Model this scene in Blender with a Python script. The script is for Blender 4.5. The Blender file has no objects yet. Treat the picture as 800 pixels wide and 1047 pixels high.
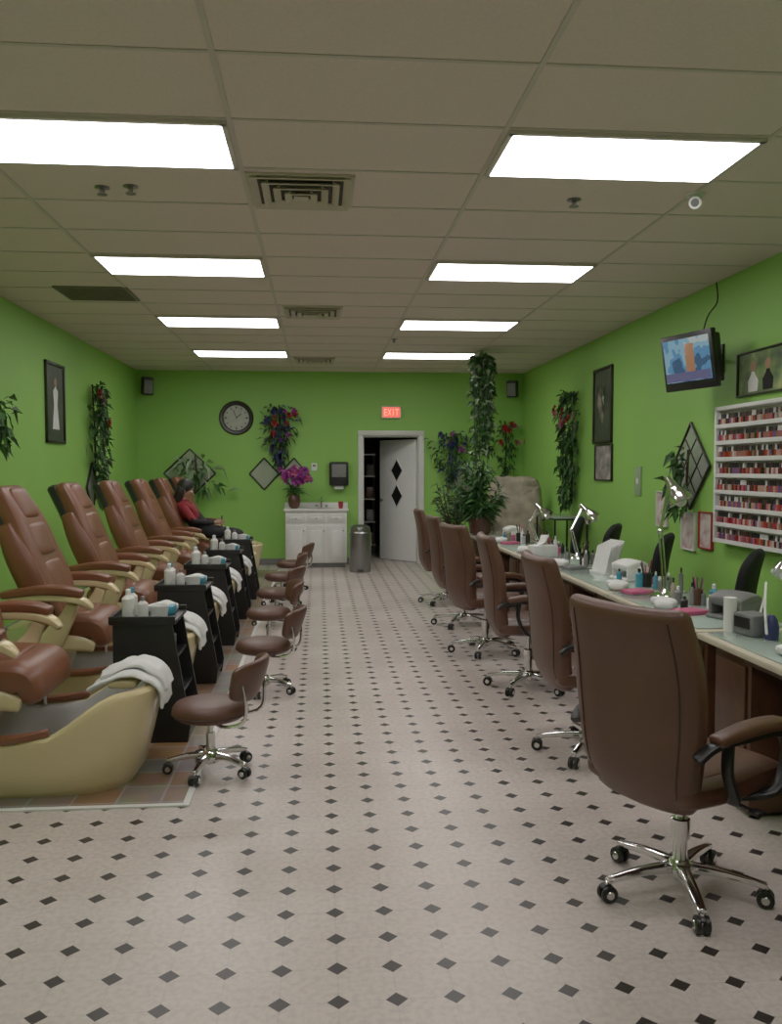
import bpy, bmesh, math, random
from mathutils import Vector as V, Matrix, noise as mnoise
random.seed(7)
R = random.random
def U(a, b): return a + (b - a) * random.random()
sc = bpy.context.scene
sc.view_settings.view_transform = 'Standard'
sc.view_settings.look = 'None'
sc.view_settings.exposure = 0.0
sc.view_settings.gamma = 1.16

# ------------------------------------------------------------ materials
def mat(name, col, rough=0.5, metal=0.0, var=0.12, scale=12.0, bump=0.0, bscale=150.0,
        emit=None, estr=0.0, trans=0.0, coat=0.0, col2=None):
    m = bpy.data.materials.new(name); m.use_nodes = True
    nt = m.node_tree; bs = nt.nodes['Principled BSDF']
    tc = nt.nodes.new('ShaderNodeTexCoord')
    nz = nt.nodes.new('ShaderNodeTexNoise'); nz.inputs['Scale'].default_value = scale
    nz.inputs['Detail'].default_value = 4
    nt.links.new(tc.outputs['Object'], nz.inputs['Vector'])
    rp = nt.nodes.new('ShaderNodeValToRGB')
    c2 = col2 if col2 else tuple(max(0, c * (1 - 2 * var)) for c in col)
    rp.color_ramp.elements[0].position = 0.3; rp.color_ramp.elements[1].position = 0.7
    rp.color_ramp.elements[0].color = (*c2, 1); rp.color_ramp.elements[1].color = (*col, 1)
    nt.links.new(nz.outputs['Fac'], rp.inputs['Fac'])
    nt.links.new(rp.outputs['Color'], bs.inputs['Base Color'])
    bs.inputs['Roughness'].default_value = rough
    bs.inputs['Metallic'].default_value = metal
    bs.inputs['Coat Weight'].default_value = coat
    bs.inputs['Transmission Weight'].default_value = trans
    if emit:
        bs.inputs['Emission Color'].default_value = (*emit, 1)
        bs.inputs['Emission Strength'].default_value = estr
    if bump > 0:
        n2 = nt.nodes.new('ShaderNodeTexNoise'); n2.inputs['Scale'].default_value = bscale
        nt.links.new(tc.outputs['Object'], n2.inputs['Vector'])
        bp = nt.nodes.new('ShaderNodeBump'); bp.inputs['Strength'].default_value = bump
        bp.inputs['Distance'].default_value = 0.01
        nt.links.new(n2.outputs['Fac'], bp.inputs['Height'])
        nt.links.new(bp.outputs['Normal'], bs.inputs['Normal'])
    return m

M_WALL = mat('green_paint', (0.285, 0.585, 0.105), 0.55, var=0.03, scale=1.2, bump=0.08, bscale=90)
M_CEIL = mat('ceiling_tile', (0.80, 0.655, 0.62), 0.9, var=0.04, scale=60, bump=0.3, bscale=120)
M_GRID = mat('ceiling_grid_metal', (0.60, 0.52, 0.48), 0.5, var=0.02)
M_LIGHT = mat('light_diffuser', (0.9, 0.9, 0.9), 0.5, emit=(1.0, 0.955, 0.94), estr=7.8)
M_WHITE = mat('white_paint', (0.80, 0.80, 0.78), 0.45, var=0.03)
M_TRIMW = mat('white_trim', (0.74, 0.74, 0.71), 0.4, var=0.03)
M_SPA = mat('spa_leather', (0.215, 0.075, 0.036), 0.36, var=0.12, scale=5, bump=0.1)
M_BRN = mat('brown_leather', (0.110, 0.044, 0.027), 0.42, var=0.10, scale=6, bump=0.12)
M_SEAM = mat('leather_seam', (0.05, 0.022, 0.014), 0.6)
M_CREAM = mat('cream_fiberglass', (0.70, 0.57, 0.31), 0.28, var=0.04, scale=3, coat=0.3)
M_BASIN = mat('basin_grey', (0.52, 0.51, 0.49), 0.25, var=0.05, scale=4)
M_BLK = mat('black_plastic', (0.010, 0.010, 0.011), 0.4)
M_BLKF = mat('black_fabric', (0.009, 0.009, 0.011), 0.85)
M_CHR = mat('chrome', (0.75, 0.75, 0.76), 0.12, metal=1.0, var=0.02)
M_STEEL = mat('brushed_steel', (0.30, 0.30, 0.30), 0.35, metal=1.0, var=0.05)
M_TOWEL = mat('towel_white', (0.80, 0.80, 0.80), 0.95, var=0.04, bump=0.5, bscale=200)
M_WOOD = mat('brown_wood', (0.11, 0.045, 0.022), 0.4, var=0.25, scale=8)
M_TOP = mat('desk_laminate', (0.60, 0.54, 0.42), 0.35, var=0.04)
M_GLASS = mat('green_glass_top', (0.40, 0.49, 0.43), 0.08, var=0.05, scale=3)
M_MIRR = mat('mirror_glass', (0.70, 0.74, 0.66), 0.14, metal=0.55, var=0.12, scale=3)
M_DARKFR = mat('dark_frame', (0.015, 0.011, 0.008), 0.35)
M_LEAF = mat('leaf_green', (0.06, 0.17, 0.035), 0.5, col2=(0.025, 0.08, 0.018), scale=9)
M_LEAF2 = mat('leaf_dark', (0.03, 0.085, 0.02), 0.5, col2=(0.010, 0.03, 0.008), scale=9)
M_LEAFP = mat('leaf_pale', (0.34, 0.46, 0.26), 0.5, scale=9)
M_RED = mat('petal_red', (0.42, 0.02, 0.03), 0.6)
M_PINK = mat('petal_pink', (0.62, 0.12, 0.25), 0.6)
M_MAG = mat('petal_magenta', (0.42, 0.05, 0.38), 0.6)
M_BLUE = mat('petal_blue', (0.03, 0.035, 0.14), 0.6)
M_BEIGE = mat('beige_cover', (0.42, 0.36, 0.26), 0.5, var=0.25, scale=7, bump=0.3, bscale=30)
M_BRANCH = mat('branch_brown', (0.06, 0.035, 0.02), 0.8)
M_POT = mat('ceramic_pot', (0.10, 0.04, 0.03), 0.3)
M_GREY = mat('grey_plastic', (0.2, 0.2, 0.2), 0.5)
M_PBLUE = mat('blue_plastic', (0.05, 0.30, 0.45), 0.4)
M_RETURN = mat('grille_brown', (0.20, 0.18, 0.14), 0.6)
M_VENT = mat('vent_metal', (0.58, 0.50, 0.40), 0.45, var=0.03)
M_VDARK = mat('vent_dark', (0.06, 0.05, 0.04), 0.8)
M_EXIT = mat('exit_red', (0.6, 0.05, 0.04), 0.5, emit=(1.0, 0.16, 0.10), estr=0.75)
M_EXITL = mat('exit_letters', (0.9, 0.4, 0.3), 0.5, emit=(1.0, 0.45, 0.32), estr=0.8)
M_SKIN = mat('skin', (0.42, 0.23, 0.15), 0.55, var=0.04)
M_HAIR = mat('hair_black', (0.010, 0.008, 0.007), 0.5)
M_SHIRT = mat('dark_jacket', (0.015, 0.013, 0.014), 0.85)
M_SHIRT2 = mat('red_shirt', (0.30, 0.02, 0.03), 0.85)
M_PANTS = mat('dark_trousers', (0.012, 0.012, 0.016), 0.85)
def ramp_emit(name, cols, scale=5, strength=.8):
    m = mat(name, (0.02, 0.02, 0.03), 0.2, emit=(0.1, 0.3, 0.6), estr=strength)
    nt = m.node_tree; bs = nt.nodes['Principled BSDF']
    tc = nt.nodes.new('ShaderNodeTexCoord'); nz = nt.nodes.new('ShaderNodeTexNoise'); nz.inputs['Scale'].default_value = scale
    nt.links.new(tc.outputs['Object'], nz.inputs['Vector'])
    rp = nt.nodes.new('ShaderNodeValToRGB'); c = rp.color_ramp; c.interpolation = 'CONSTANT'
    c.elements[0].color = (*cols[0], 1); c.elements[0].position = 0; c.elements[1].color = (*cols[-1], 1); c.elements[1].position = .62
    for i, q in enumerate(cols[1:-1]):
        e = c.elements.new(.40 + .09 * i); e.color = (*q, 1)
    nt.links.new(nz.outputs['Fac'], rp.inputs['Fac']); nt.links.new(rp.outputs['Color'], bs.inputs['Emission Color'])
    return m
M_SCREEN = ramp_emit('tv_picture', [(0.03, 0.08, 0.16), (0.08, 0.22, 0.38), (0.20, 0.36, 0.45), (0.40, 0.46, 0.45)], strength=.6)
M_SCREEN2 = mat('tv_figure', (.1, .05, .03), .3, emit=(0.30, 0.14, 0.07), estr=.6)
M_SCREEN3 = mat('tv_banner', (.1, .05, .03), .3, emit=(0.04, 0.06, 0.16), estr=.7)
POL = [mat('polish_%d' % i, c, 0.25) for i, c in enumerate([(0.35, 0.02, 0.03), (0.5, 0.12, 0.16), (0.12, 0.02, 0.03),
      (0.55, 0.30, 0.24), (0.03, 0.02, 0.02), (0.45, 0.05, 0.02), (0.30, 0.16, 0.10), (0.6, 0.5, 0.45), (0.2, 0.08, 0.2)])]

def art(name, a, b_, c, sc_=3):
    m = mat(name, a, 0.5, col2=b_, scale=sc_)
    rp = [n for n in m.node_tree.nodes if n.type == 'VALTORGB'][0]
    e = rp.color_ramp.elements.new(0.55); e.color = (*c, 1)
    return m
M_ART1 = art('art_dark', (0.10, 0.10, 0.08), (0.03, 0.04, 0.03), (0.05, 0.07, 0.04))
M_ART2 = art('art_poster', (0.6, 0.55, 0.5), (0.1, 0.12, 0.1), (0.35, 0.3, 0.28), 9)
M_ART3 = art('art_green', (0.45, 0.5, 0.2), (0.05, 0.08, 0.05), (0.2, 0.3, 0.1), 6)
M_ART4 = art('art_certificate', (0.7, 0.6, 0.55), (0.45, 0.2, 0.2), (0.7, 0.65, 0.6), 10)

def floor_mat():
    m = bpy.data.materials.new('diamond_vinyl'); m.use_nodes = True
    nt = m.node_tree; L = nt.links; bs = nt.nodes['Principled BSDF']
    def nd(t, **k):
        n = nt.nodes.new(t)
        for a, v in k.items(): setattr(n, a, v)
        return n
    def mth(op, a, b=None):
        n = nd('ShaderNodeMath', operation=op)
        for i, x in enumerate((a, b)):
            if x is None: continue
            if isinstance(x, (int, float)): n.inputs[i].default_value = x
            else: L.new(x, n.inputs[i])
        return n.outputs[0]
    tc = nd('ShaderNodeTexCoord'); sep = nd('ShaderNodeSeparateXYZ'); L.new(tc.outputs['Object'], sep.inputs[0])
    S = 0.168
    def cell(o, off):
        f = mth('FRACT', mth('ADD', mth('DIVIDE', o, S), 100 + off))
        return mth('ABSOLUTE', mth('SUBTRACT', f, 0.5))
    ax = cell(sep.outputs[0], 0.2); ay = cell(sep.outputs[1], 0.1)
    s = mth('ADD', ax, ay)
    dot = mth('LESS_THAN', s, 0.195)
    jn = mth('MINIMUM', ax, ay)
    joint = mth('LESS_THAN', jn, 0.014)
    n1 = nd('ShaderNodeTexNoise'); n1.inputs['Scale'].default_value = 1.3; n1.inputs['Detail'].default_value = 6
    L.new(tc.outputs['Object'], n1.inputs['Vector'])
    rp = nd('ShaderNodeValToRGB'); rp.color_ramp.elements[0].position = 0.3; rp.color_ramp.elements[1].position = 0.7
    rp.color_ramp.elements[0].color = (0.54, 0.46, 0.42, 1); rp.color_ramp.elements[1].color = (0.65, 0.575, 0.54, 1)
    L.new(n1.outputs['Fac'], rp.inputs['Fac'])
    n2 = nd('ShaderNodeTexNoise'); n2.inputs['Scale'].default_value = 45; n2.inputs['Detail'].default_value = 3
    L.new(tc.outputs['Object'], n2.inputs['Vector'])
    r2 = nd('ShaderNodeValToRGB'); r2.color_ramp.elements[0].color = (0.86, 0.86, 0.86, 1); r2.color_ramp.elements[1].color = (1, 1, 1, 1)
    r2.color_ramp.elements[0].position = .35; r2.color_ramp.elements[1].position = .6
    L.new(n2.outputs['Fac'], r2.inputs['Fac'])
    mx = nd('ShaderNodeMixRGB', blend_type='MULTIPLY'); mx.inputs[0].default_value = 1
    L.new(rp.outputs[0], mx.inputs[1]); L.new(r2.outputs[0], mx.inputs[2])
    m1 = nd('ShaderNodeMixRGB'); L.new(mth('MULTIPLY', joint, 0.18), m1.inputs[0]); L.new(mx.outputs[0], m1.inputs[1]); m1.inputs[2].default_value = (0.3, 0.27, 0.24, 1)
    m2 = nd('ShaderNodeMixRGB'); L.new(dot, m2.inputs[0]); L.new(m1.outputs[0], m2.inputs[1]); m2.inputs[2].default_value = (0.030, 0.024, 0.022, 1)
    L.new(m2.outputs[0], bs.inputs['Base Color']); bs.inputs['Roughness'].default_value = 0.34
    return m
M_FLOOR = floor_mat()
def slate_mat():
    m = bpy.data.materials.new('slate_tile'); m.use_nodes = True; nt = m.node_tree; bs = nt.nodes['Principled BSDF']
    tc = nt.nodes.new('ShaderNodeTexCoord'); br = nt.nodes.new('ShaderNodeTexBrick'); nt.links.new(tc.outputs['Object'], br.inputs['Vector'])
    br.offset = 0; br.inputs['Scale'].default_value = 1; br.inputs['Brick Width'].default_value = .2; br.inputs['Row Height'].default_value = .2
    br.inputs['Mortar Size'].default_value = .006; br.inputs['Color1'].default_value = (.36, .17, .06, 1); br.inputs['Color2'].default_value = (.30, .29, .27, 1); br.inputs['Mortar'].default_value = (.45, .42, .38, 1)
    nz = nt.nodes.new('ShaderNodeTexNoise'); nz.inputs['Scale'].default_value = 9; nt.links.new(tc.outputs['Object'], nz.inputs['Vector'])
    mx = nt.nodes.new('ShaderNodeMixRGB'); mx.blend_type = 'MULTIPLY'; mx.inputs[0].default_value = .6
    nt.links.new(br.outputs['Color'], mx.inputs[1]); nt.links.new(nz.outputs['Color'], mx.inputs[2]); nt.links.new(mx.outputs[0], bs.inputs['Base Color']); bs.inputs['Roughness'].default_value = .4
    return m
M_SLATE = slate_mat()

# ------------------------------------------------------------ mesh builder
def cr(vals, t):
    n = len(vals) - 1
    x = min(max(t, 0), 1) * n; i = min(int(x), n - 1); f = x - i
    p0 = vals[max(i - 1, 0)]; p1 = vals[i]; p2 = vals[i + 1]; p3 = vals[min(i + 2, n)]
    return (p1 * 2 + (p2 - p0) * f + (p0 * 2 - p1 * 5 + p2 * 4 - p3) * f * f + (p1 * 3 - p0 - p2 * 3 + p3) * f ** 3) * 0.5

class B:
    def __init__(s):
        s.bm = bmesh.new(); s.mats = []; s.M = Matrix.Identity(4)
    def mi(s, m):
        if m not in s.mats: s.mats.append(m)
        return s.mats.index(m)
    def v(s, p): return s.bm.verts.new(s.M @ V(p))
    def f(s, vs, m):
        try:
            f = s.bm.faces.new(vs); f.material_index = s.mi(m); f.smooth = True; return f
        except ValueError: return None
    def addbm(s, t, m, M=None):
        M = M or Matrix.Identity(4); mp = {}
        for v in t.verts: mp[v] = s.v(M @ v.co)
        for f in t.faces: s.f([mp[v] for v in f.verts], m)
        t.free()
    def box(s, c, d, m, rot=None, bev=0.0, seg=2):
        t = bmesh.new(); bmesh.ops.create_cube(t, size=1)
        for v in t.verts: v.co = V((v.co.x * d[0], v.co.y * d[1], v.co.z * d[2]))
        if bev: bmesh.ops.bevel(t, geom=t.edges[:], offset=bev, segments=seg, affect='EDGES', profile=0.5)
        M = Matrix.Translation(V(c))
        if rot: M = M @ Matrix.Rotation(rot[2], 4, 'Z') @ Matrix.Rotation(rot[1], 4, 'Y') @ Matrix.Rotation(rot[0], 4, 'X')
        s.addbm(t, m, M)
    def ring(s, pts): return [s.v(p) for p in pts]
    def rings(s, rs, m, caps=True):
        n = len(rs[0])
        for a, b in zip(rs[:-1], rs[1:]):
            for i in range(n): s.f([a[i], a[(i + 1) % n], b[(i + 1) % n], b[i]], m)
        if caps: s.f(rs[0][::-1], m); s.f(rs[-1], m)
    def cyl(s, p0, p1, r0, r1=None, m=None, n=16):
        s.tube([p0, p1], [r0, r0 if r1 is None else r1], m, n, sub=1)
    def tube(s, pts, r, m, n=8, sub=5):
        pts = [V(p) for p in pts]
        if not isinstance(r, (list, tuple)): r = [r] * len(pts)
        N = (len(pts) - 1) * sub + 1; P = []; Rr = []
        for k in range(N):
            t = k / (N - 1)
            if sub == 1: P.append(pts[k]); Rr.append(r[k])
            else: P.append(cr(pts, t)); Rr.append(cr([float(x) for x in r], t))
        up = None; rs = []
        for k in range(N):
            d = (P[min(k + 1, N - 1)] - P[max(k - 1, 0)])
            if d.length < 1e-7: d = V((0, 0, 1))
            d.normalize()
            if up is None:
                up = V((0, 0, 1)) if abs(d.z) < 0.9 else V((1, 0, 0))
            up = (up - d * up.dot(d)); up.normalize(); q = d.cross(up)
            rs.append(s.ring([P[k] + (up * math.cos(a) + q * math.sin(a)) * Rr[k] for a in [2 * math.pi * i / n for i in range(n)]]))
        s.rings(rs, m)
    def lathe(s, prof, c, m, n=24):
        c = V(c)
        rs = [s.ring([c + V((max(r, .0005) * math.cos(2 * math.pi * i / n), max(r, .0005) * math.sin(2 * math.pi * i / n), z)) for i in range(n)]) for r, z in prof]
        s.rings(rs, m)
    def cushion(s, pts, hw, ht, m, w=(0, 1, 0), e=0.55, rnd=0.03, n=24, N=14, bend=0.0, jit=0.0):
        pts = [V(p) for p in pts]; w = V(w).normalized()
        k = len(pts)
        hw = [float(x) for x in hw] if isinstance(hw, (list, tuple)) else [float(hw)] * k
        ht = [float(x) for x in ht] if isinstance(ht, (list, tuple)) else [float(ht)] * k
        L = sum((pts[i + 1] - pts[i]).length for i in range(k - 1))
        ds = [rnd * q for q in (0, .06, .22, .5)]
        st = [d for d in ds] + [rnd + (L - 2 * rnd) * i / N for i in range(N + 1)] + [L - d for d in ds[::-1]]
        rs = []
        for d in st:
            t = d / L; c = cr(pts, t)
            tg = (cr(pts, min(t + .01, 1)) - cr(pts, max(t - .01, 0))).normalized()
            tv = tg.cross(w).normalized(); wv = tv.cross(tg).normalized()
            dd = min(d, L - d); sh = 0
            if dd < rnd: sh = rnd * (1 - math.sqrt(max(0, 1 - (1 - dd / rnd) ** 2)))
            W = max(cr(hw, t) - sh, .003); T = max(cr(ht, t) - sh, .002)
            ring = []
            for i in range(n):
                a = 2 * math.pi * i / n + .001
                x = math.copysign(abs(math.cos(a)) ** e, math.cos(a)) * W
                y = math.copysign(abs(math.sin(a)) ** e, math.sin(a)) * T
                p = c + wv * x + tv * (y + bend * x * x)
                if jit: p += mnoise.noise_vector(p * 14) * jit
                ring.append(p)
            rs.append(s.ring(ring))
        s.rings(rs, m)
    def prism(s, poly, y0, y1, m):
        a = s.ring([(p[0], y0, p[1]) for p in poly]); b = s.ring([(p[0], y1, p[1]) for p in poly])
        s.rings([a, b], m)
    def leaf(s, p, d, L, W, m, droop=0.25):
        p = V(p); d = V(d).normalized(); r = d.cross(V((0, 0, 1)))
        if r.length < .05: r = V((1, 0, 0))
        r.normalize(); r = (Matrix.Rotation(U(-1, 1), 3, d) @ r)
        mid = p + d * L * .5; tip = p + d * L - V((0, 0, 1)) * L * droop
        nn = r.cross(d) * W * .25
        a = s.v(p); l = s.v(mid + r * W * .5 + nn); q = s.v(mid - r * W * .5 + nn); c = s.v(mid); t = s.v(tip)
        s.f([a, q, c], m); s.f([a, c, l], m); s.f([c, q, t], m); s.f([c, t, l], m)
    def flower(s, p, nrm, r, m, k=6):
        p = V(p); nrm = V(nrm).normalized(); a = nrm.cross(V((.3, .2, 1))).normalized(); b = nrm.cross(a)
        for lay, (rr, lift) in enumerate([(r, .25), (r * .65, .7)]):
            for i in range(k):
                t = 2 * math.pi * i / k + lay * .5
                d = (a * math.cos(t) + b * math.sin(t) + nrm * lift)
                s.leaf(p, d, rr, rr * .8, m, droop=0.05)
    def sphere(s, c, r, m, seg=16):
        t = bmesh.new(); bmesh.ops.create_uvsphere(t, u_segments=seg, v_segments=max(6, seg // 2 + 2), radius=1)
        r = r if isinstance(r, (tuple, list)) else (r, r, r)
        s.addbm(t, m, Matrix.Translation(V(c)) @ Matrix.Diagonal((*r, 1)))
    def mesh(s, name, ang=35):
        bmesh.ops.recalc_face_normals(s.bm, faces=s.bm.faces[:])
        me = bpy.data.meshes.new(name); s.bm.to_mesh(me); s.bm.free()
        for m in s.mats: me.materials.append(m)
        me.set_sharp_from_angle(angle=math.radians(ang))
        return me
    def done(s, name, loc=(0, 0, 0), rz=0.0, center=True, ang=35):
        if center and len(s.bm.verts):
            xs = [v.co.copy() for v in s.bm.verts]
            lo = V((min(p.x for p in xs), min(p.y for p in xs), min(p.z for p in xs)))
            hi = V((max(p.x for p in xs), max(p.y for p in xs), max(p.z for p in xs)))
            c = (lo + hi) / 2; c.z = lo.z
            for v in s.bm.verts: v.co -= c
            loc = V(loc) + Matrix.Rotation(rz, 3, 'Z') @ c
        return put(s.mesh(name, ang), name, loc, rz)
def put(me, name, loc, rz=0.0, parent=None):
    o = bpy.data.objects.new(name, me); sc.collection.objects.link(o)
    o.location = loc; o.rotation_euler = (0, 0, rz)
    return o

XL, XR, YF, YB, H = -2.83, 3.30, -2.6, 13.95, 3.07
# ------------------------------------------------------------ shell
def simple(name, boxes, m):
    b = B()
    for c, d in boxes: b.box(c, d, m)
    return b.done(name)
def slab(name, x0, x1, y0, y1, z0, z1, m): return simple(name, [(((x0 + x1) / 2, (y0 + y1) / 2, (z0 + z1) / 2), (x1 - x0, y1 - y0, z1 - z0))], m)
b = B(); b.box(((XL + XR) / 2, (YF + 17.2) / 2, -.05), (XR - XL + .4, 17.2 - YF + .4, .1), M_FLOOR); b.done('floor', center=False)
slab('ceiling', XL - .2, XR + .2, YF - .2, 17.4, H, H + .1, M_CEIL)
slab('wall_left', XL - .15, XL, YF - .2, 17.4, 0, H, M_WALL)
slab('wall_right', XR, XR + .15, YF - .2, 17.4, 0, H, M_WALL)
slab('wall_front', XL, XR, YF - .15, YF, 0, H, M_WALL)
DX0, DX1, DZ = .70, 1.62, 2.06
simple('wall_back', [(((XL + DX0) / 2, YB + .07, H / 2), (DX0 - XL, .14, H)), (((XR + DX1) / 2, YB + .07, H / 2), (XR - DX1, .14, H)),
                     (((DX0 + DX1) / 2, YB + .07, (H + DZ) / 2), (DX1 - DX0, .14, H - DZ))], M_WALL)
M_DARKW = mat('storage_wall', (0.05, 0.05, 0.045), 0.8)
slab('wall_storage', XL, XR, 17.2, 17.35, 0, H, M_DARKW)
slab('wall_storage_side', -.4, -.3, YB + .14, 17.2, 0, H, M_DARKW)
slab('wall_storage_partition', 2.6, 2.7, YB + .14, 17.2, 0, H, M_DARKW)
slab('baseboard_left', XL, XL + .015, YF, YB, 0, .1, M_GREY)
slab('baseboard_right', XR - .015, XR, YF, YB, 0, .1, M_GREY)
simple('baseboard_back', [(((XL + DX0) / 2 - .03, YB - .0075, .05), (DX0 - XL - .09, .015, .1)), (((XR + DX1) / 2 + .03, YB - .0075, .05), (XR - DX1 - .09, .015, .1))], M_GREY)
b = B()
for x in (DX0 - .03, DX1 + .03): b.box((x, YB - .005, DZ / 2), (.08, .06, DZ), M_TRIMW, bev=.006)
b.box(((DX0 + DX1) / 2, YB - .005, DZ + .04), (DX1 - DX0 + .14, .06, .08), M_TRIMW, bev=.006)
for x in (DX0 + .012, DX1 - .012): b.box((x, YB + .09, DZ / 2), (.022, .14, DZ), M_TRIMW)
b.box(((DX0 + DX1) / 2, YB + .09, DZ - .011), (DX1 - DX0, .14, .022), M_TRIMW)
b.done('trim_door')
M_DOOR = mat('door_white', (.9, .9, .88), .4, var=.02)
b = B(); W = .84
b.box((-W / 2, 0, 1.01), (W, .04, 2.0), M_DOOR, bev=.004)
for z in (1.5, 1.08):
    for sgn in (-1, 1):
        y = sgn * .022
        b.M = Matrix.Translation((-W * .52, y, z))
        k = .2
        vs = [(-.14, 0, 0), (0, 0, -k), (.14, 0, 0), (0, 0, k)]
        b.f([b.v(p) for p in vs], M_BLK)
        for i in range(4): b.tube([vs[i], vs[(i + 1) % 4]], .012, M_TRIMW, 6, sub=1)
b.M = Matrix.Identity(4)
b.sphere((-W + .07, -.06, 1.0), .03, M_STEEL); b.cyl((-W + .07, 0, 1), (-W + .07, -.06, 1), .012, None, M_STEEL)
b.sphere((-W + .07, .06, 1.0), .03, M_STEEL); b.cyl((-W + .07, 0, 1), (-W + .07, .06, 1), .012, None, M_STEEL)
b.done('door_1', (DX1 - .03, YB + .16, 0), math.radians(-50), center=False)
b = B()
for x in (-.25, .25):
    for y in (-.2, .2): b.cyl((x, y, 0), (x, y, 1.8), .012, None, M_STEEL, 8)
for z in (.2, .6, 1.0, 1.4, 1.78):
    b.box((0, 0, z), (.54, .44, .02), M_STEEL)
    if z < 1.7:
        for i in range(3): b.box((-.16 + .17 * i, 0, z + .01 + .1), (.13, .3, .2), random.choice([M_GREY, M_WOOD, M_RETURN]), bev=.005)
b.done('storage_shelf', (.72, 15.4, 0))

xl = [.86 + 1.25 * k for k in range(-3, 3)]; xl = [x for x in xl if XL < x < XR]
yl = [4.6 + .625 * k for k in range(-12, 16)]; yl = [y for y in yl if YF < y < YB]
b = B()
for x in xl: b.box((x, (YF + YB) / 2, H - .003), (.024, YB - YF, .006), M_GRID)
for y in yl: b.box(((XL + XR) / 2, y, H - .0025), (XR - XL, .020, .005), M_GRID)
b.done('ceiling_grid')
for k in range(-1, 4):
    y0 = 3.975 + 2.5 * k
    for x0 in (-1.64, .86):
        b = B(); cx, cy = x0 + .625, y0 + .3125
        for sx in (-1, 1): b.box((cx + sx * .598, cy, H - .012), (.03, .60, .018), M_GRID)
        for sy in (-1, 1): b.box((cx, cy + sy * .287, H - .012), (1.22, .03, .018), M_GRID)
        b.box((cx, cy, H - .014), (1.18, .55, .018), M_LIGHT, bev=.004)
        b.done('ceiling_light_panel')
def diffuser(x, y):
    b = B(); z = H
    b.box((0, 0, -.006), (.58, .56, .012), M_VENT, bev=.003)
    for k, s_ in enumerate((.25, .19, .13, .07)):
        zz = -.02 - .008 * k
        for sgn in (-1, 1):
            b.box((sgn * s_, 0, zz), (.04, 2 * s_ + .03, .006), M_VENT, rot=(0, sgn * .5, 0))
            b.box((0, sgn * s_, zz), (2 * s_ + .03, .04, .006), M_VENT, rot=(-sgn * .5, 0, 0))
        b.box((0, 0, -.0125 - .001 * k), (2 * s_ - .03, 2 * s_ - .03, .001), M_VDARK)
    b.box((0, 0, -.05), (.08, .08, .005), M_VENT)
    b.done('ceiling_air_vent', (x, y, z))
for p in ((-.09, 4.94), (-.05, 8.66), (-.05, 12.42)): diffuser(*p)
b = B(); b.box((0, 0, -.008), (.62, .56, .016), M_RETURN, bev=.003)
for i in range(14): b.box((0, -.24 + .037 * i, -.018), (.57, .02, .006), M_RETURN, rot=(.5, 0, 0))
b.done('return_air_grille', (-1.93, 7.92, H))
def sprinkler(x, y):
    b = B(); b.lathe([(.04, 0), (.042, -.006), (.02, -.012), (.012, -.02), (.012, -.035), (.028, -.04), (.028, -.043), (.004, -.045)], (0, 0, 0), M_STEEL, 16)
    b.done('fire_sprinkler', (x, y, H), center=False)
for p in ((-1.18, 4.98), (1.47, 4.98), (-1.02, 4.95), (.9, 10.4)): sprinkler(*p)
b = B(); b.lathe([(.05, 0), (.05, -.015), (.02, -.02), (.012, -.035)], (0, 0, 0), M_WHITE, 20)
b.tube([(0, 0, -.025), (0, -.015, -.04), (0, -.03, -.05)], .01, M_WHITE)
b.tube([(0, .04, -.045), (0, -.07, -.07)], [.034, .034], M_WHITE, 18, sub=1)
b.tube([(0, -.07, -.07), (0, -.073, -.071)], [.022, .022], M_GREY, 18, sub=1)
b.done('security_camera', (2.12, 4.82, H), math.radians(-25), center=False)

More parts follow.
